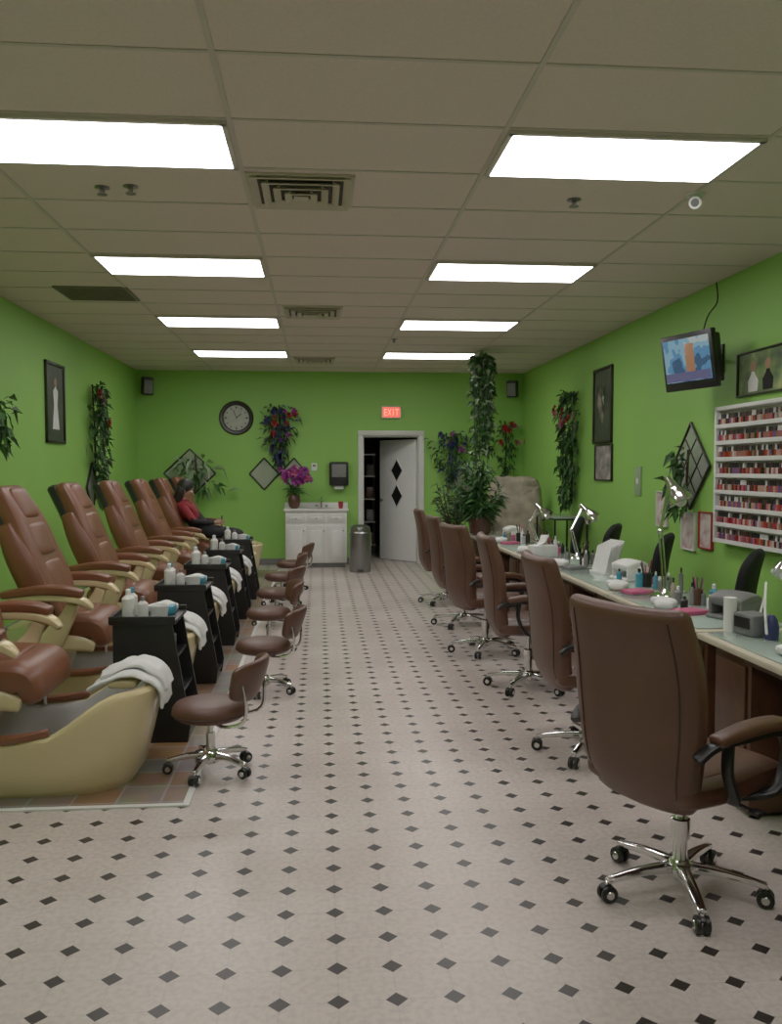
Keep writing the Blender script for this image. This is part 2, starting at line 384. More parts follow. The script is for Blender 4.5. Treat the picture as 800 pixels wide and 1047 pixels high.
# ------------------------------------------------------------ spa chairs
def spa_mesh():
    b = B()
    def rim(x):
        t = min(max((x - .20) / .42, 0), 1); t = t * t * (3 - 2 * t)
        return .27 + .19 * t
    n = 40
    prof = [(.80, 0), (.82, .04), (.86, .12), (.93, .5), (.985, .82), (1.0, .93), (1.0, .99), (.975, 1.03), (.93, 1.03), (.88, .99), (.83, .86), (.78, .6), (.70, .38), (.55, .30), (.3, .28)]
    rs = []
    for s_, k in prof:
        r = []
        for i in range(n):
            a = 2 * math.pi * i / n
            x = .11 + math.copysign(abs(math.cos(a)) ** .72, math.cos(a)) * .60 * s_
            y = math.copysign(abs(math.sin(a)) ** .6, math.sin(a)) * .385 * s_
            r.append((x, y, k * rim(.11 + (x - .11) / max(s_, .01) if s_ > .7 else x)))
        rs.append(b.ring(r))
    b.rings(rs[:10], M_CREAM, caps=False); b.rings(rs[9:], M_BASIN, caps=False); b.f(rs[-1], M_BASIN); b.f(rs[0], M_CREAM)
    for sy in (-1, 1):
        b.cushion([(-.34, sy * .31, .295), (-.1, sy * .360, .288), (.12, sy * .365, .293), (.27, sy * .35, .315)], [.02, .035, .035, .012], .018, M_SPA, rnd=.012, n=12, N=10)
    rs = []
    for z, x0, x1, hy in ((0, -.95, -.2, .30), (.05, -.97, -.2, .31), (.3, -.9, -.1, .30), (.43, -.62, -.06, .28), (.47, -.5, -.08, .25)):
        r = []
        for i in range(24):
            a = 2 * math.pi * i / 24
            r.append(((x0 + x1) / 2 + math.copysign(abs(math.cos(a)) ** .45, math.cos(a)) * (x1 - x0) / 2, math.copysign(abs(math.sin(a)) ** .45, math.sin(a)) * hy, z))
        rs.append(b.ring(r))
    b.rings(rs, M_CREAM)
    b.cushion([(-.28, 0, .535), (-.09, 0, .535), (.05, 0, .54), (.135, 0, .52), (.17, 0, .42)], [.27, .28, .29, .29, .27], [.075, .08, .085, .08, .05], M_SPA, rnd=.05, e=.5)
    b.cushion([(-.22, 0, .60), (-.05, 0, .605), (.08, 0, .60)], [.20, .21, .20], .035, M_SPA, rnd=.035, e=.6)
    pts = [(-.14, 0, .54), (-.22, 0, .74), (-.31, 0, .98), (-.40, 0, 1.2), (-.50, 0, 1.40)]
    b.cushion(pts, [.24, .27, .285, .26, .20], [.075, .085, .08, .08, .06], M_SPA, rnd=.055, e=.62, bend=-.35, N=20)
    pts2 = [(p[0] + .055, 0, p[2] + .012) for p in pts]
    for k, (a, c) in enumerate(((.08, .44), (.47, .70), (.73, .96))):
        q = [cr([V(p) for p in pts2], a + (c - a) * i / 3) for i in range(4)]
        wds = [(.165, .19, .19, .18), (.185, .195, .19, .175), (.165, .165, .155, .12)][k]
        b.cushion(q, list(wds), .042, M_SPA, rnd=.035, e=.65, N=6)
    b.cushion([(p[0] - .06, 0, p[2] - .015) for p in pts[:]], [.235, .265, .28, .255, .19], [.05] * 5, M_BLK, rnd=.04, e=.6, bend=-.35, N=14)
    for sy in (-1, 1):
        b.cushion([(-.18, sy * .245, .60), (-.24, sy * .27, .80), (-.33, sy * .275, 1.0), (-.41, sy * .245, 1.18)], [.035, .045, .045, .03], [.06, .08, .075, .05], M_SPA, rnd=.03, e=.8, n=14, N=8)
        b.cushion([(-.36, sy * .34, .725), (-.18, sy * .345, .745), (-.02, sy * .35, .74), (.08, sy * .345, .715), (.13, sy * .335, .67)], [.04, .045, .05, .05, .03], [.022, .024, .024, .022, .014], M_CREAM, rnd=.014, n=16)
        b.cushion([(-.40, sy * .34, .760), (-.18, sy * .35, .788), (-.02, sy * .355, .785), (.08, sy * .35, .762)], [.045, .052, .056, .045], [.025, .030, .030, .022], M_SPA, rnd=.02, n=16)
        b.cushion([(.02, sy * .335, .71), (-.02, sy * .33, .62), (-.09, sy * .31, .52), (-.17, sy * .29, .40)], [.025, .025, .03, .035], [.035, .045, .065, .08], M_CREAM, rnd=.02, n=16)
        b.cushion([(-.24, sy * .27, .44), (.0, sy * .27, .45), (.12, sy * .26, .42)], [.05, .05, .03], .03, M_CREAM, rnd=.02, n=14, w=(0, 0, 1))
    b.cushion([(.55, -.14, .475), (.55, 0, .49), (.55, .14, .475)], [.07, .08, .07], .022, M_CREAM, w=(1, 0, 0), rnd=.02, n=16)
    b.tube([(.05, .32, .27), (.05, .32, .40), (.08, .25, .42), (.10, .19, .38)], .012, M_CHR)
    return b.mesh('pedicure_spa_chair')
ms = spa_mesh(); SY = [4.38 + 1.33 * k for k in range(7)]
for y in SY: put(ms, 'pedicure_spa_chair', (-1.5, y, .006))
def towel(loc, rz=0):
    b = B()
    b.cushion([(.38, 0, .44), (.47, 0, .49), (.57, 0, .525), (.67, .0, .505), (.728, 0, .44), (.735, 0, .36)], [.12, .15, .16, .16, .155, .14], .012, M_TOWEL, rnd=.01, N=26, n=30, jit=.014)
    b.cushion([(.42, .03, .49), (.52, .03, .535), (.62, .03, .55), (.70, .03, .51), (.748, .03, .43)], [.08, .11, .12, .12, .10], .013, M_TOWEL, rnd=.01, N=26, n=30, jit=.02)
    b.done('white_towel', loc, rz)
for k, dy in ((0, .0), (1, .05), (2, 0), (3, .04), (4, 0)): towel((-1.5, SY[k] + dy, .006))

def bottle(b, p, r, h, m, cap=M_WHITE):
    b.lathe([(r * .95, 0), (r, .01), (r, h * .68), (r * .4, h * .8), (r * .35, h * .82)], p, m, 14)
    b.lathe([(r * .42, h * .8), (r * .42, h * .97), (r * .2, h)], p, cap, 12)
def cart_mesh(seed):
    random.seed(seed); b = B()
    poly = [(-.2, 0), (.2, 0), (.215, .1), (.12, .66), (-.2, .66)]
    for y0 in (-.2, .182): b.prism(poly, y0, y0 + .018, M_BLK)
    b.box((-.19, 0, .33), (.018, .37, .64), M_BLK)
    for z, x1 in ((.05, .2), (.27, .17), (.47, .14)):
        b.box(((x1 - .2) / 2, 0, z), (x1 + .2, .365, .016), M_BLK)
    b.box((-.04, 0, .67), (.36, .42, .02), M_BLK, bev=.006)
    for y in (-.205, .205): b.box((-.04, y, .69), (.36, .012, .035), M_BLK, bev=.003)
    b.box((-.215, 0, .69), (.012, .42, .035), M_BLK, bev=.003)
    for z in (.058, .278, .478):
        for i in range(4):
            x = U(-.06, .06); y = -.13 + .085 * i
            if R() < .5: bottle(b, (x, y, z), .026, U(.1, .15), random.choice([M_WHITE, M_BEIGE, M_PBLUE, M_PINK]))
            else: b.box((x, y, z + .035), (.12, .07, .07), random.choice([M_TOWEL, M_GREY, M_BEIGE, M_WOOD]), bev=.006)
    bottle(b, (-.13, -.12, .68), .036, .17, M_WHITE); bottle(b, (-.05, -.13, .68), .03, .13, M_TOWEL, M_GREY)
    bottle(b, (-.14, .02, .68), .032, .16, M_WHITE, M_PBLUE)
    b.lathe([(.045, 0), (.055, .07), (.05, .07), (.04, .01)], (.03, -.08, .68), M_TOWEL, 18)
    b.box((.04, .07, .705), (.12, .14, .05), M_PBLUE, bev=.01)
    b.cushion([(-.1, .12, .695), (.02, .13, .72), (.1, .12, .705)], .05, .02, M_TOWEL, rnd=.02, jit=.01, n=16)
    return b.mesh('pedicure_supply_cart')
cm = [cart_mesh(s_) for s_ in (3, 8)]
for k in range(5): put(cm[k % 2], 'pedicure_supply_cart', (-.93, SY[k] + .665, .006))

# ------------------------------------------------------------ rolling bases
def star(b, r=.29, hub=.07, n=5, ph=0.3, wr=.03, thick=.024, ring_z=.085, fm=M_CHR):
    b.lathe([(.03, ring_z - .03), (.045, ring_z - .02), (.05, ring_z), (.042, ring_z + .025), (.03, ring_z + .04)], (0, 0, 0), fm, 20)
    for i in range(n):
        a = ph + 2 * math.pi * i / n; d = V((math.cos(a), math.sin(a), 0)); t = V((-d.y, d.x, 0))
        b.cushion([d * .03 + V((0, 0, ring_z + .012)), d * r * .55 + V((0, 0, ring_z + .008)), d * r + V((0, 0, ring_z - .012))],
                  [thick, thick * .8, thick * .6], [.018, .014, .011], fm, w=t, rnd=.008, n=12, N=6)
        c = d * (r - .005)
        b.cyl(c + V((0, 0, wr)), c + V((0, 0, ring_z - .015)), .009, None, fm, 10)
        for sg in (-1, 1):
            w0 = c + t * sg * .006; w1 = c + t * sg * .026
            b.tube([w0 + V((0, 0, wr)), w0 + t * sg * .003 + V((0, 0, wr)), w1 - t * sg * .004 + V((0, 0, wr)), w1 + V((0, 0, wr))], [wr * .9, wr, wr, wr * .75], M_BLK, 18, sub=1)
            b.tube([w1 + V((0, 0, wr)), w1 + t * sg * .002 + V((0, 0, wr))], [wr * .5, wr * .45], fm, 14, sub=1)
        b.cushion([c - d * .02 + V((0, 0, wr * 1.6)), c + V((0, 0, wr * 2.05)), c + d * .022 + V((0, 0, wr * 1.6))], .008, .004, M_BLK, w=t, rnd=.003, n=8, N=4)

def office_mesh(name, leather, arms=True, tall=1.07, sw=1.0, fm=M_CHR, rnd=.034, round_top=False):
    b = B(); star(b, fm=fm)
    b.cyl((0, 0, .1), (0, 0, .26), .027, .025, fm, 18); b.cyl((0, 0, .26), (0, 0, .39), .015, None, fm, 14)
    b.lathe([(.03, .2), (.034, .2), (.034, .27), (.028, .275)], (0, 0, 0), fm, 18)
    b.box((0, 0, .395), (.2, .16, .035), M_BLK, bev=.01)
    b.tube([(.02, -.08, .39), (.03, -.2, .385), (.03, -.27, .38)], .006, M_BLK)
    b.box((.03, -.285, .38), (.05, .04, .012), M_BLK, bev=.004)
    b.cushion([(-.25, 0, .455), (-.05, 0, .45), (.15, 0, .465), (.24, 0, .455), (.285, 0, .42)], [x * sw for x in (.235, .25, .255, .25, .22)], [.05, .055, .055, .045, .03], leather, rnd=.04, e=.5)
    b.cushion([(-.19, 0, .485), (0, 0, .49), (.17, 0, .495)], [.19 * sw, .20 * sw, .19 * sw], .028, leather, rnd=.028, e=.6)
    top = tall
    if round_top:
        pts = [(-.24, 0, .50), (-.26, 0, .60), (-.28, 0, .74), (-.31, 0, .88), (-.34, 0, top)]; hw = [x * sw for x in (.15, .22, .25, .24, .12)]
        b.cushion([(-.02, 0, .395), (-.2, 0, .40), (-.30, 0, .48), (-.31, 0, .62)], .035, .012, M_BLK, rnd=.01)
    else:
        pts = [(-.19, 0, .385), (-.245, 0, .50), (-.265, 0, .68), (-.285, 0, .86), (-.335, 0, top)]
        hw = [x * sw for x in (.205, .24, .265, .27, .25)]
    ht = [.04, .045, .042, .04, .034]
    b.cushion(pts, hw, ht, leather, rnd=rnd, e=.42, bend=-.55, N=22, n=36)
    if not round_top:
        pf = [V((p[0] + .035, 0, p[2] + .01)) for p in pts]
        for a, c in ((.12, .36), (.38, .62), (.64, .95)):
            b.cushion([cr(pf, a + (c - a) * i / 3) for i in range(4)], .19 * sw, .028, leather, rnd=.028, e=.6, N=5, bend=-.3)
        for fy in (-.80, .80):
            q = []
            for i in range(9):
                t = .06 + .88 * i / 8; c = cr([V(p) for p in pts], t); w_ = cr(hw, t); h_ = cr(ht, t)
                q.append((c.x - h_ * .93 + .55 * (w_ * .8) ** 2, fy * w_, c.z))
            b.tube(q, .0035, M_SEAM, 6, sub=2)
    if arms:
        for sy in (-1, 1):
            y = sy * .285 * sw
            b.cushion([(-.20, y, .655), (-.05, y * 1.03, .675), (.12, y * 1.03, .67), (.20, y, .63), (.225, y * .98, .57)], [.028, .034, .036, .032, .024], [.018, .022, .022, .02, .014], leather, rnd=.015, n=16)
            b.cushion([(-.26, y * .93, .60), (-.20, y, .64), (-.05, y * 1.02, .645), (.11, y * 1.02, .64), (.18, y, .60), (.185, y, .52), (.12, y * .97, .43), (.0, y * .6, .405)], .022, .013, M_BLK, rnd=.01, n=12, N=28)
            b.cushion([(-.12, y * .98, .64), (-.13, y, .54), (-.08, y * .97, .44), (.0, y * .6, .40)], .02, .012, M_BLK, rnd=.01, n=12, N=14)
    return b.mesh(name)
om = office_mesh('brown_office_chair', M_BRN)
def hd(deg): return math.radians(90 - deg)
for x, y, h_ in ((1.29, 2.97, 62), (1.45, 4.5, 88), (1.45, 5.9, 92), (1.38, 7.1, 76), (1.40, 8.35, 86), (1.43, 9.75, 90)):
    put(om, 'brown_office_chair', (x, y, 0), hd(h_))
bk = office_mesh('black_task_chair', M_BLKF, arms=False, tall=.98, sw=1.0, fm=M_BLK, rnd=.05, round_top=True)
for x, y, h_ in ((2.68, 4.2, -90), (2.68, 5.8, -55), (2.68, 7.3, -60), (2.68, 8.6, -60), (2.68, 9.8, -75)):
    put(bk, 'black_task_chair', (x, y, 0), hd(h_))

def stool_mesh():
    b = B(); star(b, r=.215, wr=.026, thick=.018, ring_z=.075)
    b.cyl((0, 0, .09), (0, 0, .2), .022, None, M_CHR); b.cyl((0, 0, .2), (0, 0, .29), .013, None, M_CHR)
    b.lathe([(.05, .27), (.16, .278), (.178, .29), (.188, .31), (.186, .332), (.17, .352), (.13, .364), (.06, .368), (.0, .368)], (0, 0, 0), M_BRN, 36)
    b.tube([(.189 * math.cos(a), .189 * math.sin(a), .305) for a in [2 * math.pi * i / 24 for i in range(25)]], .004, M_SEAM, 6, sub=1)
    arc = [(-.25 * math.cos(a), .25 * math.sin(a), .485) for a in [math.radians(x) for x in (-46, -30, -15, 0, 15, 30, 46)]]
    b.cushion(arc, [.075, .10, .11, .115, .11, .10, .075], .023, M_BRN, w=(-.35, 0, 1), rnd=.022, n=20, N=22, e=.7)
    for sy in (-1, 1):
        b.tube([(-.03, sy * .06, .272), (-.12, sy * .12, .265), (-.22, sy * .14, .30), (-.235, sy * .145, .40), (-.215, sy * .145, .5)], .009, M_CHR)
    return b.mesh('pedicure_stool')
sm = stool_mesh()
for x, y, rz in ((-.545, 4.36, 166), (-.38, 5.95, 172), (-.42, 7.3, 190), (-.42, 8.5, 165), (-.42, 9.8, 180), (-.35, 11.1, 170)):
    put(sm, 'pedicure_stool', (x, y, .007 if x < -.5 else 0.0), math.radians(rz))
slab('floor_slate_inset', XL, -.62, 3.95, 13.2, 0, .006, M_SLATE)
simple('trim_floor', [((-1.72, 3.935, .004), (2.2, .03, .008)), ((-.605, 8.56, .004), (.03, 9.28, .008))], M_TRIMW)

# ------------------------------------------------------------ desks
def desk_mesh():
    b = B(); Ly = 1.30
    b.box((0, 0, .735), (.54, Ly, .03), M_TOP, bev=.008)
    b.box((0, 0, .754), (.47, Ly - .08, .008), M_GLASS, bev=.002)
    for sy in (-1, 1):
        y = sy * (Ly / 2 - .2)
        b.box((.02, y, .37), (.42, .34, .70), M_WOOD, bev=.005)
        for k in range(4):
            b.box((.235, y, .13 + .165 * k), (.02, .31, .15), M_WOOD, bev=.005)
            b.sphere((.252, y, .13 + .165 * k), .014, M_STEEL, 10)
        b.box((-.196, y, .37), (.016, .28, .58), M_WOOD, bev=.006)
    b.box((-.02, 0, .48), (.02, .6, .46), M_WOOD)
    b.box((0, 0, .70), (.42, .6, .04), M_WOOD)
    for v in b.bm.verts: v.co.z = max(v.co.z, 0)
    return b.mesh('manicure_desk')
dm = desk_mesh()
DY = [1.97 + 1.33 * k for k in range(0, 7)]
for y in DY: put(dm, 'manicure_desk', (2.05, y, 0))

def lamp(base, elbow, head, aim):
    b = B(); base = V(base); elbow = V(elbow); head = V(head); aim = V(aim).normalized()
    b.lathe([(.085, 0), (.09, .008), (.085, .02), (.03, .03), (.015, .05)], base, M_CHR, 28)
    for o in (-.01, .01):
        b.cyl(base + V((o, 0, .04)), elbow + V((o, 0, 0)), .006, None, M_CHR, 8)
        b.cyl(elbow + V((0, o, 0)), head + V((0, o, 0)), .006, None, M_CHR, 8)
    b.sphere(elbow, .018, M_CHR, 12); b.sphere(head, .018, M_CHR, 12)
    b.tube([head - aim * .03, head + aim * .02, head + aim * .05, head + aim * .10, head + aim * .14], [.02, .028, .035, .062, .075], M_CHR, 24, sub=3)
    b.sphere(head + aim * .135, .035, M_WHITE, 12)
    b.done('desk_lamp')
Z = .758
lamp((2.06, 5.02, Z), (2.04, 5.05, 1.15), (2.09, 5.05, 1.45), (.35, -.25, -.75))
lamp((2.2, 7.25, Z), (2.16, 7.3, 1.0), (2.26, 7.3, 1.2), (.5, -.2, -.6))
lamp((2.2, 3.75, Z), (2.3, 3.95, 1.0), (2.16, 3.75, 1.16), (-.4, -.2, -.7))
lamp((2.2, 8.6, Z), (2.12, 8.6, 1.0), (2.2, 8.6, 1.15), (.5, -.3, -.6))
def supplies(y, seed):
    random.seed(seed); b = B()
    for i in range(10):
        bottle(b, (U(1.98, 2.27), y + U(-.24, .24), Z), U(.014, .026), U(.06, .15), random.choice([M_WHITE, M_TOWEL, M_GREY, M_GREY, M_PINK, M_BLK, M_PBLUE, M_BEIGE]), random.choice([M_BLK, M_WHITE]))
    b.cushion([(1.86, y - .1, Z + .023), (1.92, y, Z + .026), (1.92, y + .12, Z + .023)], [.05, .06, .05], .02, M_TOWEL, w=(1, 0, 0), rnd=.02)
    cx, cy = 2.12, y + .05
    b.lathe([(.034, 0), (.038, .09), (.034, .09), (.03, .01)], (cx, cy, Z), random.choice([M_BLK, M_WOOD, M_TOWEL]), 16)
    for i in range(6):
        a = U(0, 6.28); b.cyl((cx, cy, Z + .01), (cx + .035 * math.cos(a), cy + .035 * math.sin(a), Z + U(.14, .2)), .003, .005, random.choice([M_BLK, M_PINK, M_STEEL, M_WOOD]), 6)
    b.box((1.95, y - .24, Z + .012), (.16, .12, .024), random.choice([M_TOWEL, M_PINK, M_GREY]), rot=(0, 0, .3), bev=.005)
    b.done('nail_supplies')
for k, y in enumerate((3.3, 4.66, 5.42, 6.75, 7.95, 9.0)): supplies(y, k + 20)
def dryer(x, y, rz, m1=M_WHITE):
    b = B()
    b.box((0, 0, .012), (.2, .22, .02), m1, bev=.008)
    b.cushion([(-.09, 0, .09), (0, 0, .115), (.09, 0, .10)], [.105, .11, .09], [.028, .03, .024], m1, rnd=.025)
    for sy in (-1, 1): b.box((0, sy * .095, .055), (.17, .02, .09), m1, bev=.006)
    b.box((.08, 0, .05), (.02, .2, .08), M_GREY, bev=.004)
    b.done('nail_dryer', (x, y, Z), rz)
dryer(2.12, 4.25, .4, M_GREY); dryer(2.14, 5.82, .2); dryer(2.12, 9.4, 0)
b = B(); b.box((0, 0, .05), (.24, .12, .10), M_TOWEL, bev=.006)
b.cushion([(-.04, 0, .10), (0, 0, .14), (.03, .01, .18)], [.03, .05, .04], .006, M_TOWEL, rnd=.005, jit=.02); b.done('tissue_box', (1.95, 7.45, Z), .3)
b = B()
for i in range(7): b.box((.0 + .014 * i, 0, .10 + .004 * i), (.004, .2, .2 + .008 * i), M_TOWEL, rot=(0, .25 + .02 * i, 0))
b.box((.05, 0, .006), (.18, .22, .012), M_WHITE); b.done('magazine_holder', (2.08, 6.25, Z), .2)
b = B(); b.box((0, 0, .05), (.12, .14, .1), M_GREY, bev=.012); b.box((-.063, 0, .06), (.006, .1, .05), M_BLK); b.lathe([(.03, 0), (.033, .05), (.026, .09), (.012, .11)], (0, -.12, 0), M_BLUE, 16)
b.tube([(.05, .02, .08), (.1, .05, .16), (.05, -.02, .24), (-.02, -.1, .15), (-.05, -.15, .03)], .006, M_WHITE)
b.cyl((-.05, .1, 0), (-.05, .1, .16), .03, None, M_WHITE); b.done('nail_drill_machine', (2.0, 3.84, Z), .2)

# ------------------------------------------------------------ plants
def swag(name, loc, rz, h=1.4, w=.28, cols=(M_RED, M_PINK), nl=260, nf=9, seed=1, fz=(.1, .45), lm=(M_LEAF, M_LEAF2), low=True, ls=1.0):
    random.seed(seed); b = B()
    b.tube([(0, -.03, h * .5), (.02, -.05, 0), (-.01, -.04, -h * .5)], .012, M_BRANCH)
    for i in range(nl):
        z = U(-.5, .5); wd = w * (math.sin(min(max((z + .52) * 1.9, .05), 1.57)) if low else 1) * (1 if z < .35 else .7)
        x = random.gauss(0, wd * .42); y = -U(.04, .16)
        d = V((x * 2 + U(-.5, .5), U(-.5, -.05), U(-1.1, .35)))
        b.leaf((x, y, z * h), d, U(.08, .16) * ls, U(.03, .065) * ls, random.choice(lm))
    for i in range(nf):
        b.flower((random.gauss(0, w * .4), -U(.12, .2), h * U(*fz)), (U(-.4, .4), -1, U(-.3, .4)), U(.05, .08), random.choice(cols))
    for v in b.bm.verts: v.co.y = min(v.co.y, -.004)
    return b.done(name, loc, rz)
L90 = math.radians(90)
swag('floral_wall_swag', (XL, 11.15, 1.85), L90, 1.45, .36, (M_RED, M_PINK, M_BEIGE), nl=380, seed=2)
swag('floral_wall_swag', (XL, 7.8, 1.93), L90, .45, .3, (M_BEIGE,), nl=60, nf=0, seed=3)
swag('floral_wall_swag', (XR, 11.0, 1.8), -L90, 1.45, .48, (M_RED, M_PINK, M_BEIGE), nl=460, seed=4)
swag('floral_wall_swag', (-.62, YB - .03, 2.06), 0, .95, .30, (M_BLUE, M_RED, M_BLUE, M_MAG), nl=260, nf=16, seed=5, fz=(-.1, .45), lm=(M_LEAF2, M_LEAF2, M_BLKF, M_BLUE))
swag('floral_wall_swag', (2.12, YB - .03, 1.72), 0, .8, .34, (M_BLUE, M_MAG), nl=200, nf=7, seed=6, lm=(M_LEAF2, M_LEAF2, M_BLUE))
swag('floral_wall_swag', (-1.93, YB - .04, 1.45), 0, .6, .5, (M_BEIGE,), nl=60, nf=0, seed=9, lm=(M_LEAF, M_LEAFP, M_LEAFP, M_LEAF2), low=False, ls=1.7)
swag('floral_wall_swag', (3.0, YB - .03, 1.85), 0, .9, .34, (M_RED, M_PINK), nl=120, nf=10, seed=16)

def diamond(name, loc, rz, hx, hz, cross=True, m=M_MIRR):
    b = B(); P = [V((-hx, 0, 0)), V((0, 0, -hz)), V((hx, 0, 0)), V((0, 0, hz))]
    f = b.ring([p + V((0, -.02, 0)) for p in P]); g = b.ring([p + V((0, -.002, 0)) for p in P]); b.rings([g, f], m)
    o = V((0, -.022, 0))
    for i in range(4): b.tube([P[i] + o, P[(i + 1) % 4] + o], .013, M_DARKFR, 8, sub=1)
    if cross:
        for t in (1 / 3, 2 / 3):
            b.tube([P[0].lerp(P[1], t) + o, P[3].lerp(P[2], t) + o], .006, M_DARKFR, 6, sub=1)
            b.tube([P[1].lerp(P[2], t) + o, P[0].lerp(P[3], t) + o], .006, M_DARKFR, 6, sub=1)
    return b.done(name, loc, rz)
diamond('diamond_mirror', (-2.02, YB, 1.46), 0, .40, .38)
diamond('diamond_mirror', (-.86, YB, 1.45), 0, .23, .25, False); diamond('diamond_mirror', (-.39, YB, 1.45), 0, .22, .25, False)
diamond('diamond_mirror', (2.35, YB, 1.35), 0, .25, .3, False)
diamond('diamond_mirror', (XR, 7.46, 1.55), -L90, .38, .38)
swag('floral_wall_swag', (XR - .03, 7.42, 1.42), -L90, .55, .24, (M_BEIGE,), nl=90, nf=0, seed=12, lm=(M_LEAF2, M_LEAF))
diamond('diamond_mirror', (XL, 11.1, 1.3), L90, .25, .3, False)

random.seed(11); b = B()
b.lathe([(.05, 0), (.08, .03), (.10, .12), (.085, .2), (.065, .22), (.055, .2), (.0, .15)], (0, 0, 0), M_POT, 24)
for i in range(8):
    a = U(0, 6.28); q = [(0, 0, .15), (math.cos(a) * .05, math.sin(a) * .05, .3), (math.cos(a) * .14, math.sin(a) * .1, U(.42, .6)), (math.cos(a) * .24, math.sin(a) * .14, U(.35, .65))]
    b.tube(q, .006, M_LEAF)
    for k in range(6):
        p = cr([V(z) for z in q], U(.45, 1)); b.flower(p + V((U(-.05, .05), U(-.06, .03), U(-.04, .05))), (U(-.5, .5), -1, U(-.3, .5)), U(.05, .075), random.choice([M_MAG, M_MAG, M_PINK]))
for i in range(22): b.leaf((0, 0, .2), (U(-1, 1), U(-1, 1), U(.2, 1)), U(.2, .32), .06, M_LEAF, .4)
b.done('potted_orchid', (-.38, 13.58, .914), center=False)
random.seed(13); b = B()
b.lathe([(.09, 0), (.12, .02), (.14, .2), (.15, .24), (.13, .24), (.12, .2), (0, .2)], (0, 0, 0), M_POT, 24)
for i in range(28):
    a = U(0, 6.28); r = U(.05, .38); hh = U(.35, .85)
    q = [(0, 0, .18), (math.cos(a) * r * .3, math.sin(a) * r * .3, hh * .6), (math.cos(a) * r, math.sin(a) * r, hh)]
    b.tube(q, .007, M_LEAF)
    for k in range(26):
        t = U(.25, 1); p = cr([V(z) for z in q], t)
        b.leaf(p, (math.cos(a) + U(-1.2, 1.2), math.sin(a) + U(-1.2, 1.2), U(-.5, .7)), U(.12, .22), .04, random.choice([M_LEAF, M_LEAF, M_LEAF2]))
b.done('potted_bamboo_palm', (1.88, 10.05, Z), center=False)
random.seed(14); b = B()
b.lathe([(.06, 1.48), (.12, 1.50), (.14, 1.62), (.13, 1.62), (.0, 1.58)], (0, 0, 0), M_BRANCH, 20)
for a in (0, 2.1, 4.2): b.tube([(.135 * math.cos(a), .135 * math.sin(a), 1.62), (0, 0, 1.82)], .004, M_BRANCH, 6, sub=1)
for i in range(22):
    a = U(0, 6.28); r = U(.06, .22); lo = U(.0, .8)
    q = [(0, 0, 1.62), (math.cos(a) * r * .8, math.sin(a) * r * .8, 1.70), (math.cos(a) * r, math.sin(a) * r, 1.3), (math.cos(a) * r * .7, math.sin(a) * r * .7, lo)]
    b.tube(q, .005, M_LEAF2, 6)
    for k in range(46):
        p = cr([V(z) for z in q], U(.06, 1)); b.leaf(p, (U(-1, 1), U(-1, 1), U(-1, .4)), U(.07, .14), .06, random.choice([M_LEAF, M_LEAF, M_LEAFP, M_LEAF2]))
b.done('hanging_ivy_plant', (2.12, 11.3, H - 1.82), center=False)

b = B()
b.cushion([(0, 0, .05), (0, 0, .25), (0, .0, .45)], [.36, .38, .38], [.34, .36, .36], M_BEIGE, w=(1, 0, 0), rnd=.05, e=.5, jit=.02)
b.cushion([(0, .26, .35), (0, .30, .8), (0, .36, 1.2), (0, .38, 1.42)], [.36, .40, .38, .30], [.11, .12, .1, .07], M_BEIGE, w=(1, 0, 0), rnd=.07, e=.65, jit=.04)
for s_ in (-1, 1): b.cushion([(s_ * .36, -.3, .62), (s_ * .36, 0, .66), (s_ * .35, .28, .7)], .09, [.2, .22, .22], M_BEIGE, w=(1, 0, 0), rnd=.08, e=.6, jit=.02)
for x in (-.25, .25):
    for y in (-.25, .25): b.cyl((x, y, 0), (x, y, .1), .03, None, M_WOOD)
b.done('covered_armchair', (2.66, 11.9, 0), math.radians(-20))
b = B()
b.box((0, 0, .93), (.42, .9, .015), M_GLASS, bev=.003)
for x in (-.2, .2):
    for y in (-.43, .43): b.cyl((x, y, 0), (x, y, .925), .013, None, M_BLK, 10)
for z in (.915, .35):
    for x in (-.2, .2): b.cyl((x, -.43, z), (x, .43, z), .012, None, M_BLK, 8)
    for y in (-.43, .43): b.cyl((-.2, y, z), (.2, y, z), .012, None, M_BLK, 8)
b.box((0, 0, .355), (.38, .84, .012), M_BLK)
b.done('glass_side_table', (3.05, 10.75, 0))
random.seed(21); b = B()
b.lathe([(.10, 0), (.14, .04), (.17, .3), (.13, .5), (.10, .55), (.085, .55), (.10, .45), (.0, .42)], (0, 0, 0), M_BEIGE, 28)
for i in range(26):
    a = U(0, 6.28); r = U(.12, .34); hh = U(.9, 1.45)
    q = [(0, 0, .45), (math.cos(a) * r * .3, math.sin(a) * r * .3, .8), (math.cos(a) * r, math.sin(a) * r, hh)]
    b.tube(q, .006, M_BRANCH, 6)
    for k in range(10): b.leaf(cr([V(z) for z in q], U(.5, 1)), (U(-1, 1), U(-1, 1), U(-.3, 1)), U(.1, .2), .035, random.choice([M_LEAF2, M_LEAF]))
b.done('floor_vase_with_branches', (1.75, 11.3, 0), center=False)

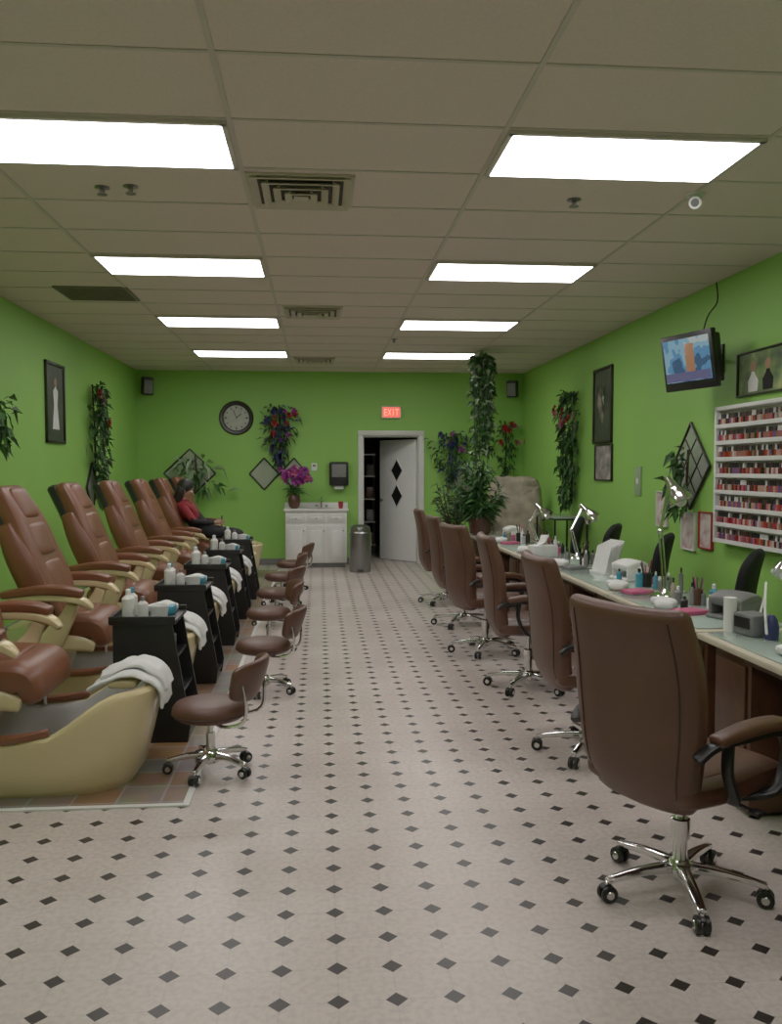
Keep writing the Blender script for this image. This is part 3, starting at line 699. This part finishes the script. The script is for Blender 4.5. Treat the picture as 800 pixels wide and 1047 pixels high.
# ------------------------------------------------------------ back wall items
b = B(); b.box((0, 0, .48), (.94, .50, .80), M_WHITE, bev=.004); b.box((0, .03, .04), (.9, .42, .08), M_GREY)
b.box((0, -.01, .895), (1.0, .54, .035), M_WHITE, bev=.01); b.box((0, .25, .95), (1.0, .02, .09), M_WHITE, bev=.004)
for x0, w_ in ((-.31, .29), (0.0, .29), (.31, .27)):
    b.box((x0, -.256, .77), (w_, .016, .13), M_TRIMW, bev=.006)
    b.box((x0, -.256, .385), (w_, .016, .55), M_TRIMW, bev=.006)
    b.box((x0, -.268, .385), (w_ * .62, .012, .40), M_WHITE, bev=.008)
    b.box((x0, -.268, .77), (w_ * .62, .012, .05), M_WHITE, bev=.004)
    b.sphere((x0 + w_ * .4, -.275, .58), .013, M_STEEL, 10); b.sphere((x0, -.28, .77), .012, M_STEEL, 10)
b.lathe([(.19, .002), (.2, .006), (.18, .006), (.1, .002)], (.08, -.02, .912), M_WHITE, 28)
b.tube([(.08, .18, .91), (.08, .18, 1.05), (.08, .12, 1.09), (.08, .05, 1.05)], .012, M_CHR)
for x in (0, .16): b.lathe([(.02, 0), (.024, .03), (.01, .05)], (x, .18, .912), M_CHR, 12)
b.done('sink_vanity_cabinet', (-.04, 13.66, 0))
b = B(); b.lathe([(.03, 0), (.04, .11), (.036, .11), (.027, .01)], (0, 0, 0), M_RED, 20); b.done('red_cup', (.34, 13.5, .914))
b = B(); b.lathe([(.15, 0), (.16, .02), (.165, .58), (.15, .60), (.155, .62), (.14, .67), (.09, .70), (.0, .705)], (0, 0, 0), M_STEEL, 32)
b.box((0, -.16, .03), (.08, .06, .015), M_BLK, bev=.004); b.done('trash_can', (.61, 12.9, 0), center=False)
b = B(); b.box((0, -.09, 0), (.30, .18, .38), M_BLK, bev=.03, seg=3); b.box((0, -.185, .05), (.22, .01, .2), M_GREY, bev=.003); b.box((0, -.12, -.20), (.14, .03, .08), M_TOWEL)
b.done('paper_towel_dispenser', (.32, YB, 1.45))
b = B(); b.box((0, -.012, 0), (.09, .024, .12), M_WHITE, bev=.005); b.box((0, -.026, .02), (.05, .004, .03), M_GREY); b.done('thermostat', (-.07, YB, 1.56))
b = B(); C = Matrix.Rotation(math.radians(90), 4, 'X'); b.M = C
b.lathe([(.20, 0), (.265, .0), (.27, .02), (.25, .045), (.215, .04), (.20, .02), (.0, .018)], (0, 0, 0), M_DARKFR, 40)
b.lathe([(.198, .019), (.198, .023), (0, .023)], (0, 0, 0), mat('clock_face', (.5, .52, .45), .5), 40)
for i in range(12):
    a = i * math.pi / 6; b.box((.165 * math.sin(a), .165 * math.cos(a), .026), (.012 if i % 3 else .02, .035, .004), M_BLK, rot=(0, 0, -a))
b.box((.035, .03, .028), (.014, .11, .004), M_BLK, rot=(0, 0, -.9)); b.box((-.02, .06, .03), (.01, .16, .004), M_BLK, rot=(0, 0, .35))
b.M = Matrix.Identity(4); b.done('wall_clock', (-1.29, YB, 2.33))
b = B(); b.box((0, -.03, 0), (.31, .06, .19), M_WHITE, bev=.006); b.box((0, -.062, 0), (.28, .006, .16), M_EXIT)
def bar(x, z, w_, h_, r=0): b.box((x, -.067, z), (w_, .004, h_), M_EXITL, rot=(0, r, 0))
x = -.09; bar(x - .02, 0, .01, .10); [bar(x, q, .045, .012) for q in (-.045, 0, .045)]
bar(-.03, 0, .01, .115, .45); bar(-.03, 0, .01, .115, -.45); bar(.03, 0, .011, .10); bar(.09, 0, .011, .10); bar(.09, .045, .055, .012)
b.done('exit_sign', (1.16, YB, 2.43))
for x, r in ((-2.62, 25), (3.08, -25)):
    b = B(); b.box((0, 0, 0), (.17, .15, .27), M_BLK, rot=(.2, 0, 0), bev=.02)
    b.box((0, -.08, -.02), (.13, .006, .2), M_GREY, rot=(.2, 0, 0)); b.tube([(0, .05, .05), (0, .12, .1), (0, .2, .12)], .012, M_BLK)
    b.done('wall_speaker', (x, 13.72, 2.80), math.radians(r))

def frame(name, loc, rz, w, h, art_, fm=M_DARKFR, fw=.035, mw=0.05, fig=None):
    b = B()
    for s_ in (-1, 1):
        b.box((s_ * (w / 2 - fw / 2), -.015, 0), (fw, .03, h), fm, bev=.005); b.box((0, -.015, s_ * (h / 2 - fw / 2)), (w, .03, fw), fm, bev=.005)
    b.box((0, -.006, 0), (w - fw, .012, h - fw), art_)
    if mw: b.box((0, -.014, 0), (w - 2 * fw - 2 * mw, .004, h - 2 * fw - 2 * mw), M_ART1)
    if fig == 'lady':
        b.M = Matrix.Translation((0, -.018, 0)) @ Matrix.Diagonal((1, .03, 1, 1))
        b.lathe([(.12, -.28), (.09, -.15), (.06, -.02), (.08, .08), (.085, .13), (.025, .16), (.02, .18)], (0, 0, 0), M_TOWEL, 16); b.sphere((0, 0, .22), .05, M_SKIN, 10)
        b.M = Matrix.Identity(4)
    if fig == 'flower':
        for i in range(14): b.leaf((U(-.12, .12), -.02, U(-.28, .1)), (U(-.3, .3), -.02, 1), .18, .05, random.choice([M_LEAFP, M_BEIGE]), 0)
    if fig == 'persons':
        for x0, mm in ((-.12, M_TOWEL), (.1, M_BLKF)):
            b.M = Matrix.Translation((x0, -.014, -.06)) @ Matrix.Diagonal((1, .03, 1, 1))
            b.lathe([(.07, -.08), (.08, .0), (.03, .05), (.025, .07)], (0, 0, 0), mm, 14); b.sphere((0, 0, .11), .042, M_SKIN, 10)
        b.M = Matrix.Identity(4)
    return b.done(name, loc, rz)
frame('framed_picture', (XL, 9.66, 2.23), L90, .66, .86, M_ART1, fig='lady')
frame('framed_picture', (XR, 9.9, 2.26), -L90, .66, .88, M_ART1, fig='flower')
frame('wall_poster', (XR, 9.85, 1.60), -L90, .60, .42, M_ART2, mw=0, fw=.015)
frame('framed_picture', (XR, 6.27, 2.25), -L90, .72, .34, M_ART3, mw=0, fw=.015, fig='persons')
frame('certificate', (XR, 8.1, 1.14), -L90, .26, .34, M_ART4, mw=0, fw=.012, fm=M_TRIMW)
frame('certificate', (XR, 7.5, .97), -L90, .28, .34, M_ART4, mw=0, fw=.012, fm=M_TRIMW)
frame('certificate', (XR, 7.15, 1.0), -L90, .26, .32, M_ART4, mw=0, fw=.012, fm=M_RED)
b = B(); b.box((0, -.01, 0), (.16, .02, .3), M_LEAFP, bev=.004); b.box((0, -.022, 0), (.06, .004, .06), M_WHITE); b.done('light_switch_panel', (XR, 8.75, 1.4), -L90)

b = B(); b.M = Matrix.Translation((2.95, 6.76, 2.38)) @ Matrix.Rotation(math.radians(-74), 4, 'Z') @ Matrix.Rotation(math.radians(9), 4, 'X')
b.box((0, 0, 0), (.60, .05, .45), M_BLK, bev=.01); b.box((0, .055, 0), (.54, .08, .38), M_BLK, bev=.02)
b.box((0, -.027, .015), (.53, .004, .34), M_SCREEN)
b.box((.04, -.030, .03), (.10, .003, .22), M_SCREEN2, bev=.001); b.box((0, -.031, -.115), (.52, .003, .07), M_SCREEN3); b.box((0, .11, 0), (.2, .03, .2), M_STEEL, bev=.004)
b.M = Matrix.Identity(4)
b.tube([(3.05, 6.80, 2.39), (3.15, 6.92, 2.41), (3.27, 6.95, 2.42)], .02, M_BLK, 10); b.box((3.288, 6.95, 2.42), (.02, .12, .24), M_BLK)
b.tube([(3.05, 6.80, 2.5), (3.15, 6.9, 2.75), (3.28, 7.0, 2.9), (3.27, 7.0, H - .01)], .006, M_BLK, 6)
b.done('wall_tv')

random.seed(33); b = B(); Wd, Hh, rows = 1.3, 1.09, 8
for s_ in (-1, 1): b.box((s_ * (Wd / 2 - .015), -.05, 0), (.03, .1, Hh), M_WHITE, bev=.003)
b.box((0, -.05, Hh / 2 - .015), (Wd, .1, .03), M_WHITE, bev=.003); b.box((0, -.006, 0), (Wd - .02, .012, Hh - .02), M_WHITE)
for k in range(rows):
    z = -Hh / 2 + .015 + k * (Hh - .05) / rows
    b.box((0, -.05, z), (Wd - .05, .1, .016), M_WHITE); b.box((0, -.098, z + .012), (Wd - .05, .006, .022), M_WHITE)
    x = -Wd / 2 + .05
    while x < Wd / 2 - .05:
        if R() < .95:
            m = random.choice(POL); b.box((x, -.075, z + .038), (.027, .024, .06), m, bev=.004, seg=1); b.cyl((x, -.075, z + .066), (x, -.075, z + .105), .009, .007, random.choice([M_BLK, M_BLK, M_POT, M_WHITE]), 8)
        x += .031
b.done('nail_polish_rack', (XR - .004, 6.83 - Wd / 2, 1.475), -L90)

# ------------------------------------------------------------ seated client
PY = SY[5]
root = bpy.data.objects.new('seated_client', None); sc.collection.objects.link(root); root.location = (-1.45, PY, 0)
vs, es, rad = [], [], []
def node(p, r, par=None):
    vs.append((p[0] + 1.45, p[1], p[2])); rad.append(r); i = len(vs) - 1
    if par is not None: es.append((par, i))
    return i
pel = node((-1.42, 0, .76), .125); ab = node((-1.52, 0, .86), .12, pel); ch = node((-1.64, 0, 1.00), .135, ab); nb = node((-1.69, 0, 1.12), .075, ch); nk = node((-1.69, 0, 1.17), .05, nb); hdn = node((-1.68, 0, 1.20), .05, nk)
for s_ in (-1, 1):
    hp = node((-1.36, s_ * .09, .74), .085, pel); kn = node((-1.0, s_ * .11, .72), .06, hp); kd = node((-.985, s_ * .11, .68), .055, kn); ca = node((-1.01, s_ * .10, .52), .05, kd); an = node((-1.03, s_ * .10, .26), .034, ca); ft = node((-.99, s_ * .10, .20), .034, an); to = node((-.89, s_ * .11, .185), .026, ft)
    sh = node((-1.67, s_ * .16, 1.06), .06, ch); el = node((-1.52, s_ * .225, .88), .042, sh); wr = node((-1.31, s_ * .11, .86), .026, el); pa = node((-1.25, s_ * .075, .86), .026, wr)
    for k in range(4):
        o = (-.024 + .016 * k); L_ = (.9, 1, .95, .78)[k]
        a = node((-1.215, s_ * (.07), .86 + o), .0085, pa); c = node((-1.215 + .03 * L_, s_ * (.05), .863 + o), .008, a); node((-1.215 + .028 * L_, s_ * .028, .865 + o), .007, c)
    a = node((-1.245, s_ * .055, .895), .009, pa); node((-1.22, s_ * .035, .91), .008, a)
me = bpy.data.meshes.new('sk'); me.from_pydata(vs, es, []); ob = bpy.data.objects.new('sk', me); sc.collection.objects.link(ob)
sk = ob.modifiers.new('s', 'SKIN'); sk.use_smooth_shade = True
for i, r in enumerate(rad): me.skin_vertices[0].data[i].radius = (r, r)
me.skin_vertices[0].data[0].use_root = True
sb = ob.modifiers.new('u', 'SUBSURF'); sb.levels = 2; sb.render_levels = 2
bpy.context.view_layer.update()
ev = ob.evaluated_get(bpy.context.evaluated_depsgraph_get()); bme = bpy.data.meshes.new_from_object(ev)
bpy.data.objects.remove(ob)
for m in (M_SHIRT, M_PANTS, M_SKIN, M_SHIRT2): bme.materials.append(m)
for p in bme.polygons:
    c = p.center; x = c.x - 1.45; p.use_smooth = True
    k = 0
    if c.z > .90 and abs(c.y) < .25 and x < -1.5: k = 3
    if c.z < .82 and x > -1.55: k = 1
    if c.z < .32: k = 2
    if c.z > 1.155: k = 2
    if c.z > .815 and x > -1.29: k = 2
    p.material_index = k
body = bpy.data.objects.new('body', bme); sc.collection.objects.link(body); body.parent = root
b = B(); hc = V((-.21, 0, 1.265)); HM = Matrix.Translation(hc) @ Matrix.Rotation(.38, 4, 'Y'); b.M = HM
b.sphere((0, 0, 0), (.095, .078, .118), M_SKIN, 24); b.cushion([(.03, 0, -.03), (.045, 0, -.115)], [.05, .03], [.05, .035], M_SKIN, rnd=.02, n=14)
b.cushion([(.09, 0, .015), (.115, 0, -.025), (.10, 0, -.035)], [.01, .017, .012], .01, M_SKIN, rnd=.006, n=10, N=6)
for s_ in (-1, 1):
    b.sphere((.083, s_ * .032, .01), (.012, .014, .009), M_WHITE, 10); b.sphere((.092, s_ * .032, .01), (.005, .006, .006), M_HAIR, 8)
    b.sphere((0, s_ * .08, -.005), (.02, .01, .03), M_SKIN, 10)
b.sphere((.083, 0, -.065), (.01, .025, .007), M_RED, 10)
o = put(b.mesh('head'), 'head', (0, 0, 0)); o.parent = root
b = B(); b.M = HM
b.sphere((-.018, 0, .03), (.103, .094, .112), M_HAIR, 24); b.cushion([(-.04, 0, .03), (-.04, 0, -.06), (-.04, 0, -.18)], [.098, .105, .085], .06, M_HAIR, rnd=.03)
o = put(b.mesh('hair'), 'hair', (0, 0, 0)); o.parent = root
b = B(); b.box((-1.21 + 1.45, 0, .87), (.012, .08, .15), M_BLK, bev=.004); o = put(b.mesh('phone'), 'phone', (0, 0, 0)); o.parent = root

# ------------------------------------------------------------ world + camera
w = bpy.data.worlds.new('World'); sc.world = w; w.use_nodes = True
w.node_tree.nodes['Background'].inputs[0].default_value = (0.02, 0.02, 0.02, 1)
cam = bpy.data.cameras.new('Camera'); co = bpy.data.objects.new('Camera', cam); sc.collection.objects.link(co)
cam.sensor_fit = 'VERTICAL'; cam.sensor_height = 24; cam.lens = 24 * 890 / 1047; cam.clip_start = .05
co.location = (0, 0, 1.52); co.rotation_euler = (math.radians(90 - 2.8), 0, math.radians(-4.75))
sc.camera = co
